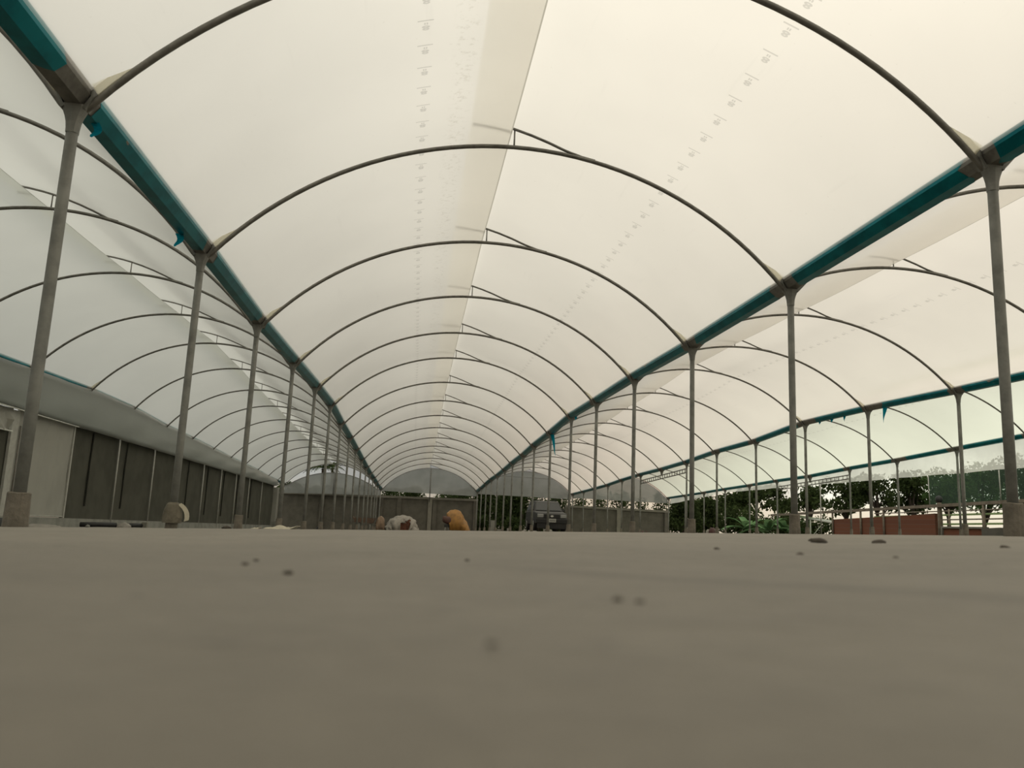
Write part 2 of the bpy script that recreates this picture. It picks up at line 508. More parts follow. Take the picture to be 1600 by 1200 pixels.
# ------------------------------------------------------------------ roof film (two sheets per bay)
SPAN = ['far left', 'central', 'right hand', 'far right']
FILM = {
    (0, 'L'): film('film_far_left_a', hem=-.068, tint=(.735, .752, .725)), (0, 'R'): film('film_far_left_b', (.735, .752, .725)),
    (1, 'L'): film('film_central_a', hem=-.068, tint=(.905, .89, .852), marks=-.955, smudge=-.62), (1, 'R'): film('film_central_b', (.885, .870, .832), marks=1.655),
    (2, 'L'): film('film_right_a', hem=-.068, tint=(.905, .882, .845)), (2, 'R'): film('film_right_b', (.91, .882, .84), marks=1.24),
    (3, 'L'): film('film_far_right_a', hem=-.068, tint=(.92, .965, .88), trans=.65), (3, 'R'): film('film_far_right_b', (.935, .975, .89), marks=1.24, trans=.7),
}


def film_sheet(sp, side):
    NY = 5; NX = 22
    rows = []; uvs = []
    n0 = -2
    for n in range(n0, NL):
        for q in range(NY if n < NL - 1 else NY + 1):
            f = q / NY
            a = [J[sp][n][i] * (1 - f) + J[sp][n + 1][i] * f for i in (0, 1)]
            b = [J[sp + 1][n][i] * (1 - f) + J[sp + 1][n + 1][i] * f for i in (0, 1)]
            A = Arc(a, b); y = Yn(n) + f * BAY
            sag = -.028 * math.sin(math.pi * f) ** 1.0
            row = []; uu = []
            for i in range(NX + 1):
                t = i / NX
                if side == 'L':
                    x = (a[0] + .090) * (1 - t) + (A.xm - .055) * t
                    dg = x - (a[0] + .090)
                    off = .030 + .085 * math.exp(-dg / .20) + sag * min(1, dg / .5) * (1 - .5 * t)
                    zb = A.z(x); nx, nz = A.nrm(x)
                    row.append(Vector((x + nx * off * (1 - math.exp(-dg / .3)), y, zb + nz * off)))
                    uu.append((A.u(x), y))
                else:
                    x = (A.xm - .47) * (1 - t) + (b[0] - .090) * t
                    dx = x - A.xm
                    dg = (b[0] - .090) - x
                    off = .030 + .085 * math.exp(-dg / .20) + sag * min(1, dg / .5) * min(1, t * 4)
                    nx, nz = A.nrm(x)
                    if dx < .72:
                        row.append(Vector((x, y, A.rod(dx) + .018 + sag * .5 * min(1, t * 4))))
                    else:
                        row.append(Vector((x + nx * off * (1 - math.exp(-dg / .3)), y, A.z(x) + nz * off)))
                    uu.append((A.u(x), y))
            rows.append(row); uvs += uu
    b_ = MB(); b_.v = [p for r in rows for p in r]; b_.uv = uvs; w = NX + 1
    b_.f = [(j * w + i, (j + 1) * w + i, (j + 1) * w + i + 1, j * w + i + 1) for j in range(len(rows) - 1) for i in range(NX)]
    o = b_.build('ceiling', 'galv', smooth=True)
    o.data.materials[0] = FILM[(sp, side)]
    o['kind'] = 'structure'
    o['label'] = 'translucent white plastic film over the %s half of the %s bay' % ('left' if side == 'L' else 'right', SPAN[sp])
    o['category'] = 'roof film'
    return o


for sp in range(4):
    for side in 'LR':
        film_sheet(sp, side)

# ------------------------------------------------------------------ roof arches
for sp in range(4):
    k = 0
    for n in range(1, NL + 1):
        A = Arc(J[sp][n], J[sp + 1][n]); y = Yn(n)
        pts = []
        for i in range(41):
            th = i / 40
            ua = -math.asin(A.h / A.R) + th * 2 * math.asin(A.h / A.R)
            x = A.xm + A.R * math.sin(ua)
            pts.append(Vector((x, y, A.z(x))))
        if not seen(pts):
            continue
        e = empty('roof_arch', (A.xm, y, min(A.za, A.zb)), '%s bent galvanised roof arch over the %s bay' % (ORD[k], SPAN[sp]), 'roof arch', 'galvanised roof arches')
        k += 1
        MB().tube([Vector((J[sp][n][0] + .035, y, J[sp][n][1] - .02))] + pts + [Vector((J[sp + 1][n][0] - .035, y, J[sp + 1][n][1] - .02))], .0225, 8).build('arch_tube', 'galv', e, True, e.location)
        MB().tube([Vector((A.xm + dx, y, A.rod(dx) if dx < .71 else A.z(A.xm + dx) + .015)) for dx in (.86, .72, .54, .36, .18, 0, -.15, -.3, -.45)], .0145, 7).build('vent_rod', 'galv', e, True, e.location)
        if n <= 6:
            for sg, x0, zz in ((1, J[sp][n][0], J[sp][n][1]), (-1, J[sp + 1][n][0], J[sp + 1][n][1])):
                if not seen([Vector((x0, y, zz))]):
                    continue
                q0 = Vector((x0 + sg * .09, y - .05, zz + .145)); q1 = Vector((x0 + sg * .34, y - .01, A.z(x0 + sg * .34) + .01)); q2 = Vector((x0 + sg * .13, y - .02, A.z(x0 + sg * .13) + .0))
                up = Vector((0, .006, .004))
                MB().loft([[q0, q1, q2], [q0 + up, q1 + up, q2 + up]]).build('film_pleat', 'pleat', e, loc=e.location)
        MB().tube([Vector((A.xm, y, A.z(A.xm))), Vector((A.xm, y, A.rod(0)))], .009, 6).build('vent_strut', 'galv', e, True, e.location)

# ------------------------------------------------------------------ gutters
GROW = {0: 'outer left gutter', 1: 'left gutter of the central bay', 2: 'right gutter of the central bay', 3: 'second gutter to the right', 4: 'outer right gutter'}
GLAB = {
    0: 'teal edged metal gutter along the top of the left side curtain',
    1: 'long metal gutter in peeling blue film, left of the central bay',
    2: 'long metal gutter in peeling blue film, right of the central bay',
    3: 'metal gutter in blue film between the right hand bay and the far right bay',
    4: 'outermost right metal gutter in blue film above the trees',
}


def gutter(g):
    n0 = 0
    e = empty('rain_gutter', (J[g][1][0], Yn(1), J[g][1][1]), GLAB[g], 'gutter', 'blue wrapped gutters')

    def sec(x, y, z, d=0.0):
        outer = [(-.088 - d, .140), (-.086 - d, .084), (-.044 - d, .016 - d), (.044 + d, .016 - d), (.086 + d, .084), (.088 + d, .140)]
        inner = [(.083, .142), (.080, .088), (.040, .022), (-.040, .022), (-.080, .088), (-.083, .142)]
        return [Vector((x + a, y, z + c)) for a, c in outer + inner]
    b = MB()
    b.loft([sec(J[g][n][0], Yn(n) if n < NL else Yn(n) + .15, J[g][n][1]) for n in range(n0, NL + 1)])
    b.build('gutter_channel', 'galv', e, loc=e.location)
    for n in range(n0, NL):
        L = BAY
        s0 = (.16 + rnd.random() * .25) / L
        s1 = 1 - (.10 + rnd.random() * (.5 if rnd.random() < .4 else .15)) / L
        if g == 3 and n in (4, 5):
            s0 = .05; s1 = .78
        if g == 2 and n == 0:
            s0, s1 = .02, .965
        if g == 1 and n == 1:
            s0, s1 = .03, .93
        if g == 1 and n == 0:
            s0, s1 = .03, .86
        fb = MB(); rings = []
        K = 14
        for i in range(K + 1):
            f = s0 + (s1 - s0) * i / K
            x = J[g][n][0] * (1 - f) + J[g][n + 1][0] * f; z = J[g][n][1] * (1 - f) + J[g][n + 1][1] * f
            y = Yn(n) + f * BAY
            d = .0025
            prof = [(-.088 - d, .1405), (-.086 - d, .084), (-.044 - d * .6, .016 - d), (0, .016 - d), (.044 + d * .6, .016 - d), (.086 + d, .084), (.088 + d, .1405)]
            jit = [0] * 7
            if i in (0, K):
                jit = [(rnd.random() - .5) * .12 for _ in range(7)]
            rings.append([Vector((x + a, y + jj, z + c)) for (a, c), jj in zip(prof, jit)])
        fb.loft(rings, cap=False, closed=False)
        fb.build('blue_film', 'blue', e, loc=e.location)
    for n in range(1, NL):
        x, z = J[g][n]; y = Yn(n)
        MB().loft([sec(x, y - .03, z, .005), sec(x, y + .02, z, .005)]).build('joint_band', 'dark', e, loc=e.location)
    return e


GUT = {g: gutter(g) for g in range(5)}


def tatter(g, f, dx, length, width, sway=0.0):
    n = int(f); q = f - n
    x = J[g][n][0] * (1 - q) + J[g][n + 1][0] * q + dx; z = J[g][n][1] * (1 - q) + J[g][n + 1][1] * q + .02
    y = Yn(n) + q * BAY
    b = MB(); rings = []
    for i in range(7):
        t = i / 6
        w = width * (1 - t) ** .7 + .006
        c = Vector((x + sway * t + .012 * math.sin(5 * t), y + .03 * math.sin(4 * t), z - length * t))
        tw = .9 * t
        rings.append([c + Vector((-w * math.cos(tw), -w * math.sin(tw), 0)), c + Vector((0, 0.003, 0)), c + Vector((w * math.cos(tw), w * math.sin(tw), 0)), c + Vector((0, -.003, 0))])
    b.loft(rings)
    b.build('torn_film_strip', 'tatter', GUT[g], loc=GUT[g].location)


tatter(1, 1.07, .03, .11, .022, .01)
tatter(1, 1.80, -.05, .13, .028, -.01)
tatter(2, 6.98, .03, .62, .05, .12)
tatter(2, 5.9, .05, .10, .03)
tatter(3, 4.79, .02, .34, .05, -.05)
tatter(3, 5.55, .02, .10, .04)
tatter(3, 5.35, .02, .13, .03)
tatter(3, 5.75, .02, .08, .03)


# ------------------------------------------------------------------ support posts
def saddle_mesh(h=.13):
    """flared head of a post, z = 0 at the gutter underside"""
    b = MB(); rings = []
    for t, wx, wy in ((-h - .03, .034, .034), (-h, .036, .034), (-h * .72, .041, .034), (-h * .45, .052, .034), (-h * .2, .066, .036), (.0, .076, .04), (.016, .080, .045)):
        rings.append([Vector((wx * math.copysign(abs(math.cos(a)) ** .7, math.cos(a)), wy * math.copysign(abs(math.sin(a)) ** .7, math.sin(a)), t)) for a in [2 * math.pi * i / 12 for i in range(12)]])
    b.loft(rings)
    # two cheeks that clasp the gutter
    for s in (-1, 1):
        b.prism([(s * .050, .000), (s * .092, .075), (s * .094, .118), (s * .104, .118), (s * .104, .070), (s * .070, -.012)][::s], -.035, .035)
    return b


SAD = None
GAPS = {3: (10,), 4: (10,)}
for g in (1, 2, 3, 4):
    k = 0
    for n in range(1, NL + 1):
        x, z = J[g][n]; y = Yn(n)
        if n in GAPS.get(g, ()):
            continue
        zf = gz(x, y)
        if not seen([Vector((x, y, zf + .05 + i * (z - zf) / 8)) for i in range(9)]):
            continue
        e = empty('support_post', (x, y, zf), '%s galvanised post under the %s' % (ORD[k], GROW[g]), 'post', 'gutter support posts')
        if g == 1 and n == 2:
            e['label'] = 'second nearest post under the left gutter, footing wrapped in torn sacking'
        k += 1
        H = z - zf
        MB().tube([(0, 0, .05), (0, 0, H * .35), (0, 0, H * .7), (0, 0, H - .12)], .0335, 14).build('pole', 'post', e, True)
        s = saddle_mesh()
        s.v = [v + Vector((0, 0, H)) for v in s.v]
        s.build('saddle', 'post', e, False)
        fh = .180 + rnd.uniform(-.02, .03)
        fr = .062 if n == 1 else .053
        if g == 2 and n == 1:
            fh = .21
        fb = MB(); rings = []
        for t, r in ((-.03, fr + .004), (0, fr + .003), (fh * .5, fr), (fh * .97, fr - .002), (fh, fr - .007)):
            rings.append([Vector((math.cos(a) * r * (1 + .06 * noise.noise((x + math.cos(a), y + math.sin(a), t * 9))), math.sin(a) * r, t + (.008 * noise.noise((x * 3 + math.cos(a), y, 2)) if t > .1 else 0))) for a in [2 * math.pi * i / 14 for i in range(14)]])
        fb.loft(rings).build('footing', 'footing', e, False)
        if g == 1 and n == 2:
            wb = MB(); rings = []
            for t, r in ((.05, .085), (.10, .083), (.16, .078), (.215, .062), (.235, .042)):
                rings.append([Vector((math.cos(a) * r * (1 + .14 * noise.noise((3 * math.cos(a), 3 * math.sin(a), t * 14))), math.sin(a) * r, t)) for a in [2 * math.pi * i / 16 for i in range(16)]])
            wb.loft(rings).build('sack_wrap', 'wrap', e)
            sb = MB(); rings = []
            for i in range(7):
                t = i / 6
                c = Vector((.05 + .075 * math.sin(t * 1.9), -.03, .225 - .15 * t ** 1.3))
                rings.append([c + Vector((-.008, 0, -.01)), c + Vector((.022 + .01 * t, .01, .006)), c + Vector((.02, .03, .0))])
            sb.loft(rings).build('torn_strip', 'paper', e)

# lattice beams where a post is left out
for g in (3, 4):
    na, nb = 9, 11
    a = Vector((J[g][na][0], Yn(na), J[g][na][1] - .17)); c = Vector((J[g][nb][0], Yn(nb), J[g][nb][1] - .20))
    e = empty('lattice_beam', (a + c) / 2, 'ladder shaped steel lattice beam spanning a missing post under the %s' % GROW[g], 'lattice beam', 'lattice beams')
    dz = Vector((0, 0, -.14))
    MB().tube([a, c], .020, 6).build('top_chord', 'galv', e, True, e.location)
    MB().tube([a + dz, c + dz], .020, 6).build('bottom_chord', 'galv', e, True, e.location)
    for i in range(20):
        p = a.lerp(c, (i + .6) / 20)
        MB().tube([p, p + dz], .014, 5).build('rung', 'galv', e, True, e.location)
    x, z = J[g][10]
    s = saddle_mesh(.16); s.v = [v + Vector((x, Yn(10), z)) for v in s.v]
    s.build('hanger', 'galv', e, False, e.location)

# ------------------------------------------------------------------ left wall
XL = -7.84


def lz(y):           # top of the net / bottom of the curtain
    return 1.78 - .0085 * (y - 19.4)


def lb(y):           # top of the kerb
    return gz(XL, y) + .20


b = MB()
for y0, y1 in ((11.0, 16.62), (19.40, 46.85)):
    top = (lambda y: 1.36) if y1 < 17 else lz
    N = max(2, int((y1 - y0) / 1.0)); r0 = []
    for i in range(N + 1):
        y = y0 + (y1 - y0) * i / N
        wv = .012 * math.sin(y * 2.1) + .01 * math.sin(y * 5.3)
        r0.append([Vector((XL - .02 + wv, y, lb(y) - .02)), Vector((XL - .02 - wv, y, (lb(y) + top(y)) / 2)), Vector((XL - .02 + wv, y, top(y) + .06)), Vector((XL - .05, y, top(y) + .06)), Vector((XL - .05, y, lb(y) - .02))])
    b.loft(r0)
wl = b.build('wall_left', 'net', kind='structure', label='dark shade net wall along the left side', category='wall')
for y in (20.6, 23.0, 29.2, 31.9, 34.6, 37.3, 40.3):
    sb = MB().tube([Vector((XL + .004, y + .03, lz(y) - .01)), Vector((XL + .008, y - .02, 1.0)), Vector((XL + .004, y, lb(y) + .3))], .022, 6)
    sb.build('net_seam', 'netseam', wl)
kb = MB(); rings = []
for i in range(41):
    y = 9.5 + 37.6 * i / 40
    z1 = lb(y)
    rings.append([Vector((XL + .05, y, gz(XL, y) - .05)), Vector((XL + .05, y, z1)), Vector((XL - .10, y, z1)), Vector((XL - .10, y, gz(XL, y) - .05))])
kb.loft(rings).build('trim_1', 'kerb', kind='structure', label='low grey kerb under the left net wall', category='kerb')
for i, y in enumerate((22.3, 25.26, 28.05, 31.1, 33.9, 36.7, 39.6, 42.9)):
    o = MB().tube([Vector((XL + .045, y, gz(XL, y) + .0)), Vector((XL + .045, y, lz(y) + .05))], .022, 8).build('wall_batten', 'batten', None, True, (XL + .045, y, gz(XL, y)))
    tag(o, '%s thin pale upright in front of the dark net wall on the left' % ORD[i], 'batten', 'pale uprights on the net wall')
# grey plastic panel beside the net
pb = MB(); rings = []
for i in range(9):
    y = 16.78 + (19.40 - 16.78) * i / 8
    w = .012 * math.sin(i * 1.7)
    rings.append([Vector((XL + .02 + w, y, lb(y) + .02)), Vector((XL + .02 - w, y, .8)), Vector((XL + .02 + w, y, lz(y) + .06)), Vector((XL - .015, y, lz(y) + .06)), Vector((XL - .015, y, lb(y) + .02))])
po = empty('wall_panel', (XL, 18, lb(18)), 'flat grey plastic panel between the nearest footing on the left and the dark net wall', 'panel')
pb.loft(rings).build('sheet', 'panel', po, loc=po.location)
MB().box((XL + .035, 19.40, (lb(19.4) + lz(19.4)) / 2), (.03, .06, lz(19.4) - lb(19.4))).build('edge_strip', 'batten', po, loc=po.location)
MB().tube([Vector((XL + .03, 16.8, lb(16.8) + .03)), Vector((XL + .03, 19.4, lb(19.4) + .03))], .014, 6).build('bottom_rail', 'batten', po, loc=po.location)
# frame and pull rod by the near opening
fo = empty('opening_frame', (XL, 16.3, lb(16.3)), 'pale frame of the dark opening at the left picture edge, with a thin pull rod', 'frame')
MB().box((XL + .02, 16.65, (lb(16.2) + 1.78) / 2), (.05, .26, 1.78 - lb(16.2))).build('jamb', 'batten', fo, loc=fo.location)
MB().tube([Vector((XL + .06, 16.84, 1.50)), Vector((XL + .06, 16.84, lb(16.6))) ], .018, 6).build('pull_rod', 'rope', fo, True, fo.location)
fl = MB(); rings = []
for i in range(13):
    y = 13.0 + 3.45 * i / 12
    w = .05 * math.sin(i * 2.2)
    rings.append([Vector((XL + .04 + w * .4, y, 1.80)), Vector((XL + .06 + w, y, 1.58)), Vector((XL + .05 - w, y, 1.36)), Vector((XL + .03 - w, y, 1.36)), Vector((XL + .02, y, 1.80))])
fl.loft(rings).build('pleated_flap', 'panel', fo, loc=fo.location)
MB().tube([Vector((XL + .07, 13, 1.36)), Vector((XL + .07, 16.5, 1.36))], .016, 6).build('flap_rail', 'hem', fo, loc=fo.location)

# rolled side curtain
cb = MB(); rings = []
YS = [9 + 38.0 * i / 76 for i in range(77)]
for y in YS:
    f = (y - D0) / BAY + 1; n = int(f); q = f - n
    n2 = min(n + 1, NL)
    zt = J[0][n][1] * (1 - q) + J[0][n2][1] * q + (.065 if y < 19.8 else .10)
    zb_ = lz(y) - .02
    xo = -7.80
    endf = min(1, max(.05, (47.0 - y) / .8)) ** .5
    r = []
    for i in range(9):
        t = i / 8
        zz = zt * (1 - t) + zb_ * t
        zz = (zz - (zt + zb_) / 2) * (.45 + .55 * endf) + (zt + zb_) / 2
        r.append(Vector((xo + .11 + .05 * math.sin(math.pi * t) * endf + .016 * math.sin(y * 1.9 + 6 * t) + .012 * math.sin(y * 4.3 + 3 * t), y, zz)))
    rings.append(r)
cb.loft(rings, cap=False, closed=False)
co = empty('side_curtain', (-7.8, 28, 1.5), 'long grey translucent side curtain gathered above the dark net wall on the left', 'curtain')
o = cb.build('curtain_sheet', 'curtain', co, True, co.location)
so = o.modifiers.new('thick', 'SOLIDIFY'); so.thickness = .012
MB().tube([Vector((-7.68, y, lz(y) - .02)) for y in (9, 13, 16, 19.3)], .013, 6).build('bottom_hem', 'hem', co, True, co.location)

# corner post where the net wall ends
ce = empty('corner_post', (-7.72, 46.9, gz(-7.72, 46.9)), 'wide pale corner post at the far end of the left net wall', 'post')
MB().box((-.06, .1, 1.2), (.30, .6, 2.2)).build('column', 'panel', ce)
MB().tube([(.22, .05, .2), (.24, .05, 2.3)], .05, 10).build('side_pole', 'post', ce, True)
MB().box((.08, -.03, .2), (.62, .5, .44)).build('base_block', 'kerb', ce, bevel=.02)

# ------------------------------------------------------------------ far end: walls, gables
YW = 50.45


def wall(name, x0, x1, z0, z1, cols, label):
    n = 8; rings = []
    b = MB()
    rings = [[Vector((x, YW, gz(x, YW) - .2)), Vector((x, YW, z0 + (z1 - z0) * (x - x0) / (x1 - x0))), Vector((x, YW + .15, z0 + (z1 - z0) * (x - x0) / (x1 - x0))), Vector((x, YW + .15, gz(x, YW) - .2))] for x in [x0 + (x1 - x0) * i / n for i in range(n + 1)]]
    w = b.loft(rings).build(name, 'wall', kind='structure', label=label, category='wall')
    c = MB(); rings = []
    for i in range(n + 1):
        x = x0 + (x1 - x0) * i / n; z = z0 + (z1 - z0) * i / n
        rings.append([Vector((x, YW - .07, z - .005)), Vector((x, YW - .07, z + .13)), Vector((x, YW + .22, z + .13)), Vector((x, YW + .22, z - .005))])
    c.loft(rings).build('coping', 'cope', w)
    for x in cols:
        z = z0 + (z1 - z0) * (x - x0) / (x1 - x0)
        MB().box((x, YW - .02, (z + gz(x, YW) - .1) / 2), (.24, .22, z - gz(x, YW) + .1)).build('pilaster', 'cope' if x in LIGHT else 'wall', w)
    return w


LIGHT = (1.0, 12.9, 12.2)
wall('wall_back_left', -8.3, 3.95, 1.23, 1.30, (-5.55, -2.0, -.9, 1.0, 1.28, 3.8), 'grey concrete end wall behind the left and central bays')
wall('wall_back_right', 9.5, 16.15, 1.18, 1.12, (9.6, 12.9, 16.0), 'grey concrete end wall behind the right bays')

GL = ['grey plastic gable sheet closing the far end of the %s bay' % s for s in SPAN]
for sp in range(4):
    A = Arc(J[sp][16], J[sp + 1][16]); y = Yn(16) + .12
    low_r = .52 if sp == 0 else .03
    bz = {0: 1.32, 1: 1.62, 2: 1.70, 3: 1.72}[sp]
    e = empty('gable_sheet', (A.xm, y, bz), GL[sp], 'gable film', 'end gable sheets')
    b = MB(); N = 28
    top = []; bot = []
    for i in range(N + 1):
        x = (A.xa - .05) + (A.xb - A.xa + .10) * i / N
        if sp == 0:
            t = (x - A.xm) / A.h
            zt = max(A.z(x) - .48 * max(0, 1 - t * t) ** .5 - .03, 1.42 + .0)
        else:
            zt = A.z(x) - .02
        zb_ = bz - .012 * (x - A.xm) * (1 if sp else -1.5)
        top.append(Vector((x, y, zt))); bot.append(Vector((x, y, min(zb_, zt - .01))))
    b.loft([[bot[i], top[i], top[i] + Vector((0, .006, 0)), bot[i] + Vector((0, .006, 0))] for i in range(N + 1)])
    b.build('sheet', 'gable', e, loc=e.location)
    xm = {0: -4.87, 1: .93, 2: None, 3: None}[sp]
    if xm is not None:
        MB().tube([Vector((xm, y - .05, 1.1 if sp == 1 else 1.25)), Vector((xm, y - .05, A.z(xm) - (.02 if sp else .05)))], .03, 6).build('mullion', 'galv', e, True, e.location)
    if sp == 2:
        MB().tube([Vector((A.xm - 1.6, y - .04, 2.92)), Vector((A.xm + 1.7, y - .04, 2.86))], .012, 6).build('tie_rail', 'galv', e, True, e.location)
    if sp == 0:
        MB().tube([t + Vector((0, -.02, 0)) for t in top], .02, 6).build('rim_tube', 'galv', e, True, e.location)

# drop curtain outside the outer right gutter
b = MB(); rings = []
for n in range(0, NL):
    for q in range(4 if n < NL - 1 else 5):
        f = q / 4
        x = J[4][n][0] * (1 - f) + J[4][n + 1][0] * f; z = J[4][n][1] * (1 - f) + J[4][n + 1][1] * f; y = Yn(n) + f * BAY
        zl = 2.10 if y < 41 else 2.10 - (y - 41) * .050
        zl = min(zl, z - .05) + .012 * math.sin(y * 2.7)
        rings.append([Vector((x + .13 + .02 * math.sin(y * 1.3 + t * 3), y, z + .14 - (z + .14 - zl) * t)) for t in (0, .33, .66, 1)])
b.loft(rings, cap=False, closed=False)
do = b.build('drop_curtain', 'drop', None, True, (16.4, 28, 2.1))
tag(do, 'pale plastic curtain hanging below the outermost right gutter in front of the trees', 'curtain')


# ------------------------------------------------------------------ vegetation
def add_leaf(b, p, size, r):
    d = Vector((r.gauss(0, 1), r.gauss(0, 1), r.gauss(-.2, .8))).normalized()
    u = d.orthogonal().normalized(); w = d.cross(u); a = r.random() * 6.28
    u, w = u * math.cos(a) + w * math.sin(a), w * math.cos(a) - u * math.sin(a)
    s = size * r.uniform(.6, 1.3)
    b.add([p - u * s, p + w * s * .45 + d * s * .12, p + u * s, p - w * s * .45 + d * s * .12], [(0, 1, 2), (0, 2, 3)])


def tree(name, x, y, h, crown0, rx, rz_, nl, size, label, mat='leaf_dark', seed=1, group='trees outside the greenhouse', cat='tree', trunk=True, lean=0.0, blobs=9):
    r = random.Random(seed)
    z0 = -.004 - .0125 * min(y, 60) + .031 * max(-12, min(x, 20)) - .18
    e = empty(name, (x, y, z0), label, cat, group)
    centres = []
    for i in range(blobs):
        a = r.random() * 6.28; q = r.random() ** .6
        centres.append(Vector((lean * .6 + math.cos(a) * rx * q * .75, math.sin(a) * rx * q * .75, crown0 + (h - crown0) * r.uniform(.18, .9))))
    if trunk:
        t = MB()
        top = Vector((lean, 0, crown0 + (h - crown0) * .6))
        w = .035 * h ** .8 + .03
        t.tube([Vector((0, 0, 0)), Vector((lean * .25 + .06 * r.gauss(0, 1), 0, top.z * .35)), Vector((lean * .6, .05, top.z * .7)), top], [w, w * .8, w * .6, w * .3], 7)
        for c in centres:
            s = Vector((lean * .4, 0, crown0 * r.uniform(.6, 1.0)))
            t.tube([s, s.lerp(c, .5) + Vector((r.gauss(0, .12), r.gauss(0, .12), .1)), c], [w * .45, w * .3, w * .12], 5)
        t.build('trunk', 'bark', e, True)
    b = MB()
    for i in range(nl):
        c = r.choice(centres)
        v = Vector((r.gauss(0, 1), r.gauss(0, 1), r.gauss(0, 1))).normalized() * (r.random() ** .45)
        br = rx * .48
        p = c + Vector((v.x * br, v.y * br, v.z * rz_ * .48))
        if p.z > .05:
            add_leaf(b, p, size, r)
    o = b.build('foliage', mat, e)
    return e


def frond_plant(name, x, y, h, n, length, width, label, mat, seed, group, trunk_h=0.0, droop=.6, cat='palm', comb=False):
    r = random.Random(seed)
    z0 = -.004 - .0125 * min(y, 60) + .031 * max(-12, min(x, 20)) - .18
    e = empty(name, (x, y, z0), label, cat, group)
    if trunk_h:
        MB().tube([(0, 0, 0), (.05, 0, trunk_h * .5), (0, 0, trunk_h)], [.14, .11, .09], 8).build('trunk', 'bark', e, True)
    for i in range(n):
        a = i * 2.4 + r.uniform(-.3, .3); up = r.uniform(.35, 1.2)
        L = length * r.uniform(.75, 1.15)
        b = MB(); rings = []
        K = 9
        for k in range(K + 1):
            t = k / K
            hr = L * t * math.cos(up) + .1 * t
            zz = trunk_h + (h - trunk_h) * .15 + L * (t * math.sin(up) - droop * t * t)
            c = Vector((math.cos(a) * hr, math.sin(a) * hr, zz))
            w = width * math.sin(math.pi * min(1, .08 + t * .92)) ** .7 + .008
            s = Vector((-math.sin(a), math.cos(a), 0)) * w
            if comb:
                rings.append(c)
                if k > 0:
                    for sg in (-1, 1):
                        for off in (0, .5):
                            cc = rings[-2].lerp(c, off)
                            tip = cc + s * sg * 1.6 + (c - rings[-2]).normalized() * w * .7 - Vector((0, 0, w * .8))
                            dd = (c - rings[-2]) * .22
                            b.add([cc - dd, cc + dd, tip], [(0, 1, 2)])
            else:
                rings.append([c - s + Vector((0, 0, .0)), c - Vector((0, 0, w * .25)), c + s])
        if comb:
            b.tube(rings, .015, 4)
        else:
            b.loft(rings, cap=False, closed=False)
        b.build('frond' if cat == 'palm' else 'leaf', mat, e, True)
    return e


RT = [  # px, Y, height over the sight line, crown start, radius, leaves, size, words
    (1066, 54, .9, .1, 1.3, 4200, .13, 'dense dark bushy tree beside the far right corner of the end wall'),
    (1100, 58, .95, .1, 1.7, 5200, .14, 'broad dark tree behind the maroon bundle, right of the end wall'),
    (1137, 64, 1.0, 1.5, 1.7, 1300, .17, 'open tree right of the dense dark trees, sky showing through its leaves'),
    (1180, 58, 1.03, 2.1, 1.7, 850, .20, 'open leafy tree above the banana plants'),
    (1222, 65, 1.03, 2.3, 1.9, 900, .20, 'dark tree behind the second nearest post of the right gutter row'),
    (1268, 57, 1.03, 2.2, 1.6, 850, .19, 'dark leafy tree behind the thin pole left of the brick shed'),
    (1322, 63, 1.03, 2.3, 2.1, 1500, .20, 'dense tree above the left end of the brick shed'),
    (1372, 54, 1.03, 2.2, 1.6, 1300, .18, 'dark tree above the middle of the brick shed, bright gaps on its right'),
    (1428, 60, 1.03, 2.4, 2.0, 2300, .18, 'dense dark tree behind the round capped wooden post'),
    (1484, 52, 1.03, 2.4, 1.8, 2500, .17, 'dense tree behind the left part of the green net'),
    (1540, 58, 1.03, 2.6, 2.1, 2500, .17, 'dense tree behind the right part of the green net'),
    (1600, 49, 1.06, 2.3, 1.8, 2000, .16, 'dark tree at the right picture edge behind the nearest right post'),
]
for i, (px, Y, hk, c0, rx, nl, sz, lab) in enumerate(RT):
    p = at(px, Y)
    z0 = -.004 - .0125 * min(Y, 60) + .031 * max(-12, min(p.x, 20)) - .18
    h = p.x / 16.35 * 2.1 * hk - z0 if p.x > 15 else 4
    tree('tree', p.x, Y, h, c0, rx, (h - c0) * .62, nl, sz, lab, 'leaf_dark' if i not in (9, 10) else 'leaf_mid', 40 + i, blobs=10 if nl < 2400 else 18, lean=rnd.uniform(-.3, .3))
UB = [(1215, 49, 1.2, 1.7, 2000), (1262, 51, 1.15, 1.6, 1800), (1160, 52, 1.5, 1.6, 2600), (752, 53, .9, .6, 1500), (800, 53, .8, .7, 1500)]
for i, (px, Y, h, rx, nl) in enumerate(UB):
    p = at(px, Y)
    tree('bush', p.x, Y, h, .1, rx, h * 1.2, nl, .13, ['low dark bush behind the banana plants', 'low dark bush left of the white rail', 'low dark bush left of the banana plants', 'low dark bush at the end of the left end wall in the gateway', 'low dark bush left of the car in the gateway'][i], 'leaf_dark', 70 + i, 'low bushes', 'bush', False)
for i, (px, Y, h, lab) in enumerate([(1168, 44, 1.5, 'leftmost banana plant between the right hand posts'), (1200, 42, 1.4, 'banana plant just right of the leftmost banana plant, broad drooping leaves'), (1226, 43, 1.5, 'tallest banana plant, beside the third nearest post of the right gutter row')]):
    p = at(px, Y)
    frond_plant('banana_plant', p.x, Y, h, 10, 1.95, .21, lab, 'leaf_banana', 5 + i, 'banana plants', .15, .55, 'banana plant')
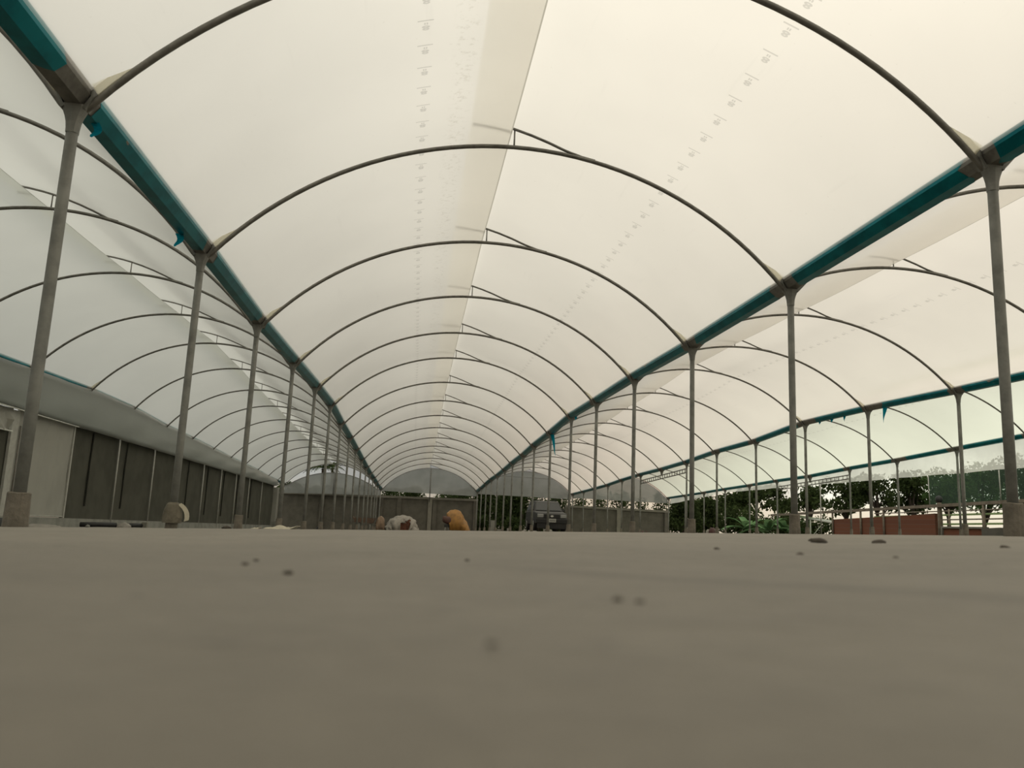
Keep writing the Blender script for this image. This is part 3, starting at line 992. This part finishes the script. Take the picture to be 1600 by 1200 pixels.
# behind the end wall and in the gate
HO = ['leftmost', 'second from the left', 'third from the left', 'fourth from the left', 'fifth from the left', 'sixth from the left', 'seventh from the left', 'rightmost']
for i, px in enumerate((452, 490, 528, 566, 604, 644, 684, 724)):
    Y = 60 + 3 * (i % 2)
    p = at(px, Y)
    z0 = -.004 - .0125 * 60 + .031 * max(-12, p.x) - .18
    h = (1.72 if px < 560 else 1.94) * Y / 50.5 - z0
    tree('hedge_tree', p.x, Y, h, .9, 1.3, 1.0, 3000, .11, 'low dark tree just above the end wall, %s of that row' % HO[i], 'leaf_dark', 90 + i, 'trees behind the end wall', blobs=14)
for i, (px, Y, h, rx, nl, lab) in enumerate([(757, 55, 3.6, 1.0, 3600, 'dark tree just right of the end wall edge in the gateway'), (786, 58, 3.6, 1.1, 4200, 'dense dark green tree in the middle of the gateway'), (814, 55, 3.3, .9, 3600, 'dense dark green tree left of the parked car'), (842, 60, 3.3, .8, 1300, 'small thin tree behind the left side of the parked car'), (870, 63, 2.7, 1.1, 2000, 'low tree behind the roof of the parked car')]):
    p = at(px, Y)
    tree('gateway_tree', p.x, Y, h, .05, rx, 2.2, nl, .12, lab, 'leaf_dark', 110 + i, 'trees in the gateway', blobs=14)
for i, (px, Y, h, rx, nl, c0) in enumerate([(905, 60, 2.9, .9, 500, 1.3), (935, 62, 2.9, 1.1, 600, 1.2), (968, 60, 3.0, 1.0, 700, 1.2), (1003, 62, 2.6, .9, 350, 1.3), (1032, 60, 2.9, .8, 500, 1.2)]):
    p = at(px, Y)
    tree('sapling', p.x, Y, h, c0, rx, 1.5, nl, .11, 'thin dark sapling against the glowing sky above the right end wall, %s' % ['leftmost', 'second from left', 'middle one', 'second from right', 'rightmost'][i], 'leaf_dark', 130 + i, 'saplings behind the right end wall')
for i, (px, Y, py, th, lab) in enumerate([(446, 57, 742, 3.0, 'left palm whose fronds show beside the left gable sheet'), (498, 58, 722, 4.4, 'middle palm showing above the left gable sheet'), (513, 60, 722, 4.6, 'right palm showing above the left gable sheet')]):
    p = at(px, Y)
    frond_plant('palm', p.x, Y, th + .6, 13, 1.25, .17, lab, 'leaf_dark', 20 + i, 'palms beyond the left gable', th, .75, 'palm', True)

# ------------------------------------------------------------------ neighbouring shed on the right
XS = 21.0


def ez(y):
    return 1.27 + (38.9 - y) * .0192


def sz_(y):
    return -.004 - .0125 * y + .031 * 20 - .18


e = empty('open_shed', (XS, 33, sz_(33)), 'low open shed with red brick wall and dark eave beam, right of the greenhouse', 'shed')
MB().loft([[Vector((XS - .05, y, ez(y) - .05)), Vector((XS - .05, y, ez(y) + .07)), Vector((XS + .1, y, ez(y) + .07)), Vector((XS + .1, y, ez(y) - .05))] for y in (46, 38.9, 30, 21)]).build('eave_beam', 'timber', e, loc=e.location)
MB().loft([[Vector((XS + .05, y, ez(y) - .02)), Vector((XS + 2.8, y, ez(y) + .25)), Vector((XS + 2.8, y, ez(y) + .28)), Vector((XS + .05, y, ez(y) + .02))] for y in (46, 38.9, 30, 21)]).build('roof_sheet', 'greenish', e, loc=e.location)
MB().loft([[Vector((XS + .05, y, sz_(y) - .1)), Vector((XS + .05, y, t)), Vector((XS + .2, y, t)), Vector((XS + .2, y, sz_(y) - .1))] for y, t in ((39.0, .90), (36, .98), (33, 1.06), (30.85, 1.14))]).build('brick_wall', 'brick', e, loc=e.location)
MB().loft([[Vector((XS + .05, y, sz_(y) - .1)), Vector((XS + .05, y, t)), Vector((XS + .2, y, t)), Vector((XS + .2, y, sz_(y) - .1))] for y, t in ((30.4, .56), (29, .55), (28.0, .57))]).build('low_brick_wall', 'brick', e, loc=e.location)
MB().loft([[Vector((XS - .03, y, sz_(y) - .1)), Vector((XS - .03, y, t)), Vector((XS + .25, y, t)), Vector((XS + .25, y, sz_(y) - .1))] for y, t in ((30.4, .62), (29, .61), (28.0, .63))][:1] + [[Vector((XS - .03, y, .55)), Vector((XS - .03, y, .62)), Vector((XS + .25, y, .62)), Vector((XS + .25, y, .55))] for y in (30.3, 28.0)]).build('wall_cap', 'cope', e, loc=e.location)
MB().loft([[Vector((XS - .1, y, sz_(y) - .1)), Vector((XS - .1, y, t)), Vector((XS + .2, y, t)), Vector((XS + .2, y, sz_(y) - .1))] for y, t in ((27.95, .56), (27, .60), (26, .58), (24, .6))]).build('block_wall', 'wall', e, loc=e.location)
for y in (38.9, 36.3, 34.4, 27.9, 26.2):
    MB().tube([Vector((XS, y, sz_(y))), Vector((XS, y, ez(y)))], .05, 8).build('column', 'timber', e, True, e.location)
wp = empty('wooden_post', (XS + .10, 30.60, sz_(30.6)), 'stout wooden post with a round black cap, at the right end of the brick wall', 'post')
MB().tube([(0, 0, 0), (.01, 0, .8), (0, 0, 1.62)], [.10, .095, .085], 10).build('shaft', 'timber', wp, True)
cp = MB(); cp.loft([[Vector((math.cos(a) * r, math.sin(a) * r, z)) for a in [6.283 * i / 12 for i in range(12)]] for z, r in ((1.50, .06), (1.54, .11), (1.62, .14), (1.70, .135), (1.77, .09), (1.80, .03))])
cp.build('cap', 'pipe', wp, True)
# green shade net behind the curtain
b = MB()
rings = []
for i in range(13):
    y = 31.6 - 11.6 * i / 12
    rings.append([Vector((XS + .35 + .04 * math.sin(y * 3), y, ez(y) + .04)), Vector((XS + .35 - .03 * math.sin(y * 2), y, 2.2)), Vector((XS + .35, y, 2.70 + .02 * math.sin(y)))])
b.loft(rings, cap=False, closed=False)
no = empty('green_shade_net', (XS + .35, 27, ez(27)), 'sheet of dark green shade net standing above the shed eave at the right', 'net')
nb_ = b.build('net_sheet', 'greennet', no, True, no.location)
for y in (31.5, 27.35):
    MB().tube([Vector((XS + .30, y, ez(y))), Vector((XS + .28, y, 2.70))], .022, 6).build('net_pole', 'batten', no, True, no.location)
# thin pole left of the shed
o = MB().tube([(0, 0, 0), (.0, 0, 2.62)], .025, 7).build('thin_pole', 'batten', None, True)
o.location = (at(1283, 37).x, 37, sz_(37) + .1); tag(o, 'thin bare pole standing between the banana plants and the brick shed', 'pole')
# white rail frame left of the brick wall
r0 = at(1243, 44, 806); r1 = at(1302, 39, 816)
we = empty('white_rail', r1, 'white sloping rail with an upright and a brace, left of the brick wall', 'rail')
MB().tube([r0, r1], .075, 8).build('rail', 'white', we, True, we.location)
q = r0.lerp(r1, .42)
MB().tube([q, Vector((q.x, q.y, sz_(41) + .05))], .035, 7).build('upright', 'white', we, True, we.location)
MB().tube([q + Vector((.1, 0, -.95)), q + Vector((.65, 0, -.3))], .022, 6).build('brace', 'white', we, True, we.location)
# pale rails far behind the shed opening
fe = empty('distant_rack', (27, 36, .2), 'pale slatted rack seen through the shed opening at the right', 'rack')
for i, (zz, r) in enumerate(((.95, .05), (1.18, .035), (1.42, .05), (1.62, .03))):
    MB().tube([Vector((27.5, 27, zz + .12)), Vector((27.5, 46, zz - .10))], r, 6).build('slat', 'timber' if i % 2 else 'greenish', fe, True, fe.location)
for y in (29, 31.5, 34, 36.5, 39):
    MB().tube([Vector((27.4, y, 0)), Vector((27.4, y, 1.7))], .04, 6).build('upright', 'timber', fe, True, fe.location)


# ------------------------------------------------------------------ parked car
def car():
    x = at(862, 43.6).x - .03; y = 43.4
    e = empty('car', (x, y, gz(x, y)), 'dark grey off-road car parked facing the camera in the gateway', 'car')
    W2 = .88

    def slab(st, name, mat, bev=.04, smooth=True):
        """stations (y, half width bottom, half width top, z bottom, z top)"""
        b = MB()
        b.loft([[Vector((-wb, yy, zb)), Vector((-wt, yy, zt)), Vector((wt, yy, zt)), Vector((wb, yy, zb))] for yy, wb, wt, zb, zt in st])
        return b.build(name, mat, e, False, bevel=bev)
    slab([(.0, .80, .78, .52, .92), (.10, .86, .82, .42, 1.00), (.9, .88, .84, .38, 1.06), (1.25, .88, .85, .36, 1.10), (3.9, .88, .84, .38, 1.10), (4.35, .84, .80, .45, 1.06)], 'body', 'carpaint', .05)
    slab([(1.15, .82, .78, 1.06, 1.09), (1.75, .82, .66, 1.08, 1.62), (2.3, .82, .68, 1.08, 1.68), (3.7, .82, .68, 1.08, 1.66), (4.25, .80, .64, 1.06, 1.58)], 'cabin', 'carpaint', .05)
    # windscreen, side windows
    b = MB().add([(-.72, 1.20, 1.13), (.72, 1.20, 1.13), (.61, 1.70, 1.57), (-.61, 1.70, 1.57), (-.70, 1.24, 1.13), (.70, 1.24, 1.13), (.59, 1.74, 1.57), (-.59, 1.74, 1.57)], [(0, 1, 2, 3), (7, 6, 5, 4), (0, 3, 7, 4), (1, 5, 6, 2), (3, 2, 6, 7), (0, 4, 5, 1)])
    b.v = [v + Vector((0, -.035, .012)) for v in b.v]
    b.build('windscreen', 'carglass', e)
    for s in (-1, 1):
        for y0, y1 in ((1.75, 2.6), (2.7, 3.9)):
            b = MB().add([(s * .825, y0 - .15 * (y0 < 2), 1.16), (s * .825, y1, 1.16), (s * .70, y1 - .03, 1.54), (s * .70, y0 + .12 * (y0 < 2), 1.54)], [(0, 1, 2, 3)])
            b.add([v - Vector((s * .03, 0, 0)) for v in b.v], [(3, 2, 1, 0)])
            b.build('side_window', 'carglass', e)
    MB().box((0, -.01, .80), (.86, .05, .22)).build('grille', 'pipe', e, bevel=.01)
    for k in range(3):
        MB().box((0, -.04, .73 + k * .07), (.82, .02, .014)).build('grille_bar', 'tyre', e)
    em = MB(); em.loft([[Vector((math.cos(a) * r, yy, .815 + math.sin(a) * r * .62)) for a in [6.283 * i / 14 for i in range(14)]] for yy, r in ((-.065, .085), (-.04, .09))])
    em.build('emblem', 'chrome', e)
    for s in (-1, 1):
        MB().box((s * .63, -.005, .82), (.34, .08, .19)).build('headlight', 'lamp', e, bevel=.025)
        MB().box((s * .86, 1.42, 1.16), (.18, .10, .14)).build('mirror', 'carpaint', e, bevel=.03)
        MB().box((s * .60, -.12, .50), (.2, .04, .09)).build('fog_lamp', 'chrome', e, bevel=.02)
    MB().box((0, -.06, .55), (1.74, .22, .26)).build('bumper', 'tyre', e, bevel=.05)
    MB().box((0, -.06, .29), (1.6, .16, .30)).build('skid_plate', 'tyre', e, bevel=.03)
    pl = MB().box((0, -.185, .585), (.40, .02, .19)).build('number_plate', 'plate', e, bevel=.005)
    for k, (cx, w) in enumerate(((-.12, .035), (-.06, .03), (.0, .035), (.065, .03), (.125, .035))):
        MB().box((cx, -.198, .585), (w, .006, .09)).build('plate_character', 'plateink', pl)
    for s in (-1, 1):
        for yy in (.85, 3.45):
            b = MB(); b.loft([[Vector((s * xx, yy + math.cos(a) * r, .36 + math.sin(a) * r)) for a in [6.283 * i / 22 for i in range(22)]] for xx, r in ((.66, .30), (.68, .36), (.86, .36), (.895, .31))])
            w = b.build('wheel', 'tyre', e, True)
            h = MB(); h.loft([[Vector((s * xx, yy + math.cos(a) * r, .36 + math.sin(a) * r)) for a in [6.283 * i / 14 for i in range(14)]] for xx, r in ((.88, .20), (.90, .19), (.905, .06))])
            h.build('hub', 'chrome', w, False)
    for s in (-1, 1):
        MB().tube([Vector((s * .56, 1.95, 1.70)), Vector((s * .56, 2.1, 1.76)), Vector((s * .56, 3.6, 1.75)), Vector((s * .56, 3.75, 1.68))], .02, 6).build('roof_rail', 'tyre', e, True)
    return e


car()


# ------------------------------------------------------------------ heaps near the end wall
def dome(prof, depth, name, mat, base, label, cat, open_=None, seed=0, fold=.05):
    """draped sheet: outline prof (x, z) above the ground, rounded off front and back"""
    N = 20; K = len(prof)
    b = MB(); rows = []
    for j in range(N + 1):
        s = -1 + 2 * j / N
        k = math.sqrt(max(0.0, 1 - abs(s) ** 2.6))
        rows.append([Vector((x * (.72 + .28 * k), s * depth, z * (.02 + .98 * k))) + Vector((fold * noise.noise((x * 4 + seed, s * 4, z * 5)), fold * noise.noise((x * 5, s * 3 + seed, z * 6)), fold * .5 * noise.noise((x * 6, s * 6, seed)) * k)) for x, z in prof])
    b.v = [p for r in rows for p in r]
    for j in range(N):
        for i in range(K - 1):
            c = (b.v[j * K + i] + b.v[(j + 1) * K + i + 1]) / 2
            if open_ and open_(c):
                continue
            b.f.append((j * K + i, j * K + i + 1, (j + 1) * K + i + 1, (j + 1) * K + i))
    o = b.build(name, mat, None, True)
    o.location = base; so = o.modifiers.new('thick', 'SOLIDIFY'); so.thickness = .012; so.offset = 1
    return tag(o, label, cat)


def fine(prof, k=5):
    out = []
    for i in range(len(prof) - 1):
        for q in range(k):
            t = q / k
            out.append((prof[i][0] * (1 - t) + prof[i + 1][0] * t, prof[i][1] * (1 - t) + prof[i + 1][1] * t))
    return out + [prof[-1]]


YT = 40.0
p = at(629, YT); bz = gz(p.x, YT)
dome(fine([(-.80, 0), (-.72, .22), (-.55, .50), (-.28, .66), (.06, .69), (.34, .64), (.58, .44), (.70, .18), (.76, 0)]), .75, 'white_tarp', 'whitetarp', (p.x, YT, bz),
     'crumpled white sacking draped over a low brick pile, left of the yellow tarp', 'tarp', lambda c: c.y < -.1 and -.16 < c.x < .36 and c.z < .10 + (c.x + .16) * .92, 3, .13)
bo = MB()
for row in range(6):
    for k in range(3):
        bo.box((-.08 + k * .17 + (.05 if row % 2 else 0) + .01, -.34, .05 + row * .085), (.16, .3, .075))
o = bo.build('brick_pile', 'brick', None); o.location = (p.x, YT - .05, bz)
tag(o, 'small pile of red bricks showing through the gap in the white sacking', 'bricks')
p = at(716, YT); bz = gz(p.x, YT)
dome(fine([(-.30, .02), (-.36, .38), (-.52, .66), (-.55, .82), (-.42, .96), (-.18, 1.01), (.05, .93), (.22, .68), (.36, .44), (.50, .20), (.58, 0)]), .55, 'yellow_tarp', 'yellow', (p.x, YT, bz),
     'yellow-orange tarp draped over a tall heap in front of the end wall', 'tarp', None, 8, .07)
p2 = at(699, YT - .3)
e = empty('small_drum', (p2.x, YT - .35, gz(p2.x, YT)), 'reddish brown drum on a dark stand poking out left of the yellow tarp', 'drum')
b = MB(); b.loft([[Vector((xx, math.cos(a) * r, .50 + zz + math.sin(a) * r)) for a in [6.283 * i / 14 for i in range(14)]] for xx, r, zz in ((-.24, .12, .06), (-.20, .155, .05), (-.02, .19, 0), (.12, .19, -.02), (.22, .14, -.03))])
b.build('barrel', 'redbrown', e, True)
MB().box((-.02, 0, .24), (.24, .22, .14)).build('stand', 'pipe', e, bevel=.02)
for sx_ in (-.10, .10):
    MB().tube([(sx_, -.06, -.02), (sx_ * .8, -.04, .2)], .022, 7).build('leg', 'batten', e, True)
p = at(569, YT)
e = empty('wooden_trough', (p.x, YT, gz(p.x, YT)), 'brown wooden trough on short pale legs, left of the tan sack', 'trough')
MB().prism([(-.56, .62), (-.42, .36), (.42, .32), (.56, .58), (.52, .58), (.40, .37), (-.40, .41), (-.52, .62)][::-1], -.3, .3).build('tray', 'brown', e)
MB().box((0, -.29, .46), (.92, .03, .22)).build('side_board', 'brown', e)
for sx_ in (-.22, .30):
    MB().tube([(sx_, -.2, -.02), (sx_, -.2, .36)], .03, 7).build('leg', 'batten', e, True)
    MB().tube([(sx_, .2, -.02), (sx_, .2, .36)], .03, 7).build('leg', 'batten', e, True)
p = at(595, YT)
dome(fine([(-.20, 0), (-.22, .30), (-.12, .58), (.02, .66), (.12, .55), (.17, .28), (.24, 0)]), .32, 'tan_sack', 'tan', (p.x, YT, gz(p.x, YT)), 'upright tan sack between the brown trough and the white sacking', 'sack', None, 5, .05)


# ------------------------------------------------------------------ small things on the floor
def lump(name, mat, loc, dims, label, cat, group=None, seed=0, amp=.25, freq=2.0, seg=12):
    b = MB(); rings = []
    for j in range(1, 8):
        th = math.pi * j / 8
        rings.append([Vector((math.sin(th) * math.cos(a), math.sin(th) * math.sin(a), math.cos(th))) for a in [6.283 * i / seg for i in range(seg)]])
    b.loft(rings[::-1])
    out = []
    for v in b.v:
        k = 1 + amp * noise.noise(v * freq + Vector((seed * 3.1, seed, 0)))
        out.append(Vector((v.x * dims[0] * k, v.y * dims[1] * k, max(-.15, v.z) * dims[2] * k)))
    b.v = out
    o = b.build(name, mat, None, True); o.location = loc
    return tag(o, label, cat, group)


def on_floor(px, Y):
    q = at(px, Y)
    return Vector((q.x, Y, gz(q.x, Y)))


def crumple(loc, sx, sy, h, seed, label, mat='paper'):
    b = MB(); N = 14
    for j in range(N + 1):
        for i in range(N + 1):
            u, v = i / N * 2 - 1, j / N * 2 - 1
            r = max(abs(u), abs(v))
            z = h * (.35 + .9 * noise.noise((u * 2.2 + seed, v * 2.2, seed))) * (1 - r ** 3)
            z = max(z, 0) + .004
            if u > .55:
                z += h * 1.1 * (u - .55) * 2
            b.v.append(Vector((sx * (u + .15 * noise.noise((v * 3, u, seed))), sy * (v + .15 * noise.noise((u * 3, v, seed + 5))), z)))
    for j in range(N):
        for i in range(N):
            k = j * (N + 1) + i
            b.f.append((k, k + 1, k + N + 2, k + N + 1))
    o = b.build('crumpled_sheet', mat, None, False); o.location = loc
    o.modifiers.new('thick', 'SOLIDIFY').thickness = .006
    return tag(o, label, 'paper')


crumple(on_floor(441, 13.1), .24, .22, .055, 2.3, 'crumpled cream paper sheet on the floor beside the fourth post on the left')
crumple(on_floor(401, 12.9), .07, .07, .028, 5.1, 'small crumpled paper scrap left of the larger cream sheet')
lump('cement_heap', 'whitetarp', on_floor(64, 15.5), (.33, .3, .055), 'low white heap on the floor right of the nearest left footing', 'heap', 'white heaps by the kerb', 1)
lump('cement_heap', 'whitetarp', on_floor(194, 20.5), (.17, .2, .12), 'small white heap on the floor against the left kerb under the net wall', 'heap', 'white heaps by the kerb', 2)
lump('stone', 'kerb', on_floor(138, 18.8), (.05, .05, .06), 'small pale stone on the floor left of the black pipe', 'stone', None, 3)
lump('clod', 'pebble', on_floor(355, 10.4), (.06, .05, .035), 'small dark clod on the floor left of the third left footing', 'clod', None, 4, .5, 3)
for i, (pa, pb_, Y) in enumerate(((126, 182, 19.6), (200, 224, 22.8))):
    a, c = on_floor(pa, Y - .2), on_floor(pb_, Y + .3)
    up = Vector((0, 0, .06))
    o = MB().tube([a + up, a.lerp(c, .5) + up * 1.1, c + up], .055, 10).build('pipe', 'pipe', None, True, a)
    tag(o, ['longer black pipe lying along the left kerb', 'shorter black pipe lying along the left kerb beyond the small white heap'][i], 'pipe', 'black pipes by the kerb')
o = lump('black_sack', 'pipe', on_floor(2, 13.3), (.16, .15, .13), 'black sack on the floor at the left picture edge', 'sack', None, 6)
q = on_floor(227, 23.1)
o = MB().box((0, 0, .07), (.14, .14, .16)).build('block', 'cope', None, bevel=.01); o.location = q; tag(o, 'small pale concrete block at the left kerb beside the shorter black pipe', 'block')
q = on_floor(770, 47.6)
o = MB().box((0, 0, .30), (.24, .24, .64)).build('gate_pillar', 'kerb', None, bevel=.015); o.location = q; tag(o, 'short grey concrete pillar at the left side of the gateway', 'pillar')
q = on_floor(796, 46)
o = MB().box((0, 0, .07), (.24, .2, .18)).build('block', 'whitetarp', None, bevel=.02); o.location = q; tag(o, 'white block on the ground in the gateway left of the car', 'block')
q = on_floor(781, 46)
o = MB().box((0, 0, .04), (.26, .2, .12)).build('block', 'cope', None, bevel=.02); o.location = q; tag(o, 'low pale slab on the ground between the gate pillar and the white block', 'block')
q = on_floor(499, 47)
lump('concrete_lump', 'kerb', q, (.16, .16, .14), 'grey rubble lump at the foot of the end wall on the left', 'rubble', None, 7, .5)
lump('black_bundle', 'pipe', on_floor(497, 46.2), (.07, .08, .16), 'small black bundle beside the grey rubble lump at the end wall', 'bundle', None, 8)
lump('bundle', 'darkred', on_floor(1113, 29.5), (.14, .14, .21), 'dark maroon bundle on the floor behind the third nearest post of the right row', 'bundle', None, 9)
lump('white_sack', 'whitetarp', on_floor(1106, 29.6), (.07, .1, .15), 'small grey white sack left of the maroon bundle', 'sack', None, 10)
for i, (px, w) in enumerate(((999, .07), (1004, .09), (1010, .05))):
    lump('red_scrap', 'darkred', on_floor(px, 47.5), (w, .08, .09), ['left', 'middle, largest', 'right'][i] + ' dark red scrap at the foot of the right end wall', 'scrap', 'red scraps at the right end wall', 20 + i)
# pebbles on the near floor
PB = [(450, 896, .0019, 'dark pebble left of the centre on the blurred floor, largest there'), (383, 882, .0016, 'dark pebble on the floor left of the largest dark pebble'), (400, 876, .0014, 'tiny dark pebble just right of the second dark pebble on the left'), (1250, 867, .0026, 'dark oval pebble on the floor below the banana plants'), (1280, 847, .0085, 'flat dark clod on the floor below the left end of the brick wall'), (1269, 845, .005, 'small clod left of the flat dark clod'), (965, 938, .0013, 'blurred dark pebble near the middle right of the floor'), (1000, 941, .0012, 'blurred dark pebble right of the other blurred pebble'), (1400, 872, .0019, 'small pebble on the right floor below the round capped post'), (1120, 858, .0025, 'small pebble on the floor below the maroon bundle'), (1374, 849, .0075, 'clod on the floor below the middle of the brick wall'), (1570, 857, .0045, 'dark pebble on the floor below the nearest right footing'), (730, 876, .0013, 'faint pebble on the floor below the yellow tarp'), (768, 1008, .0009, 'brownish pebble close to the camera at the bottom middle')]
for i, (px, py, r, lab) in enumerate(PB):
    d = ray(px, py)
    t = 1.0
    for _ in range(60):
        q = d * t
        t += (q.z - gz(q.x, q.y)) / max(1e-3, -(d.z + .0125 * d.y - .031 * d.x)) * .6
    q = d * t; q.z = gz(q.x, q.y)
    lump('pebble', 'pebble', q, (r * 1.5, r * 1.1, r * .8), lab, 'pebble', 'pebbles on the floor', 30 + i, .35, 2.0, 9)
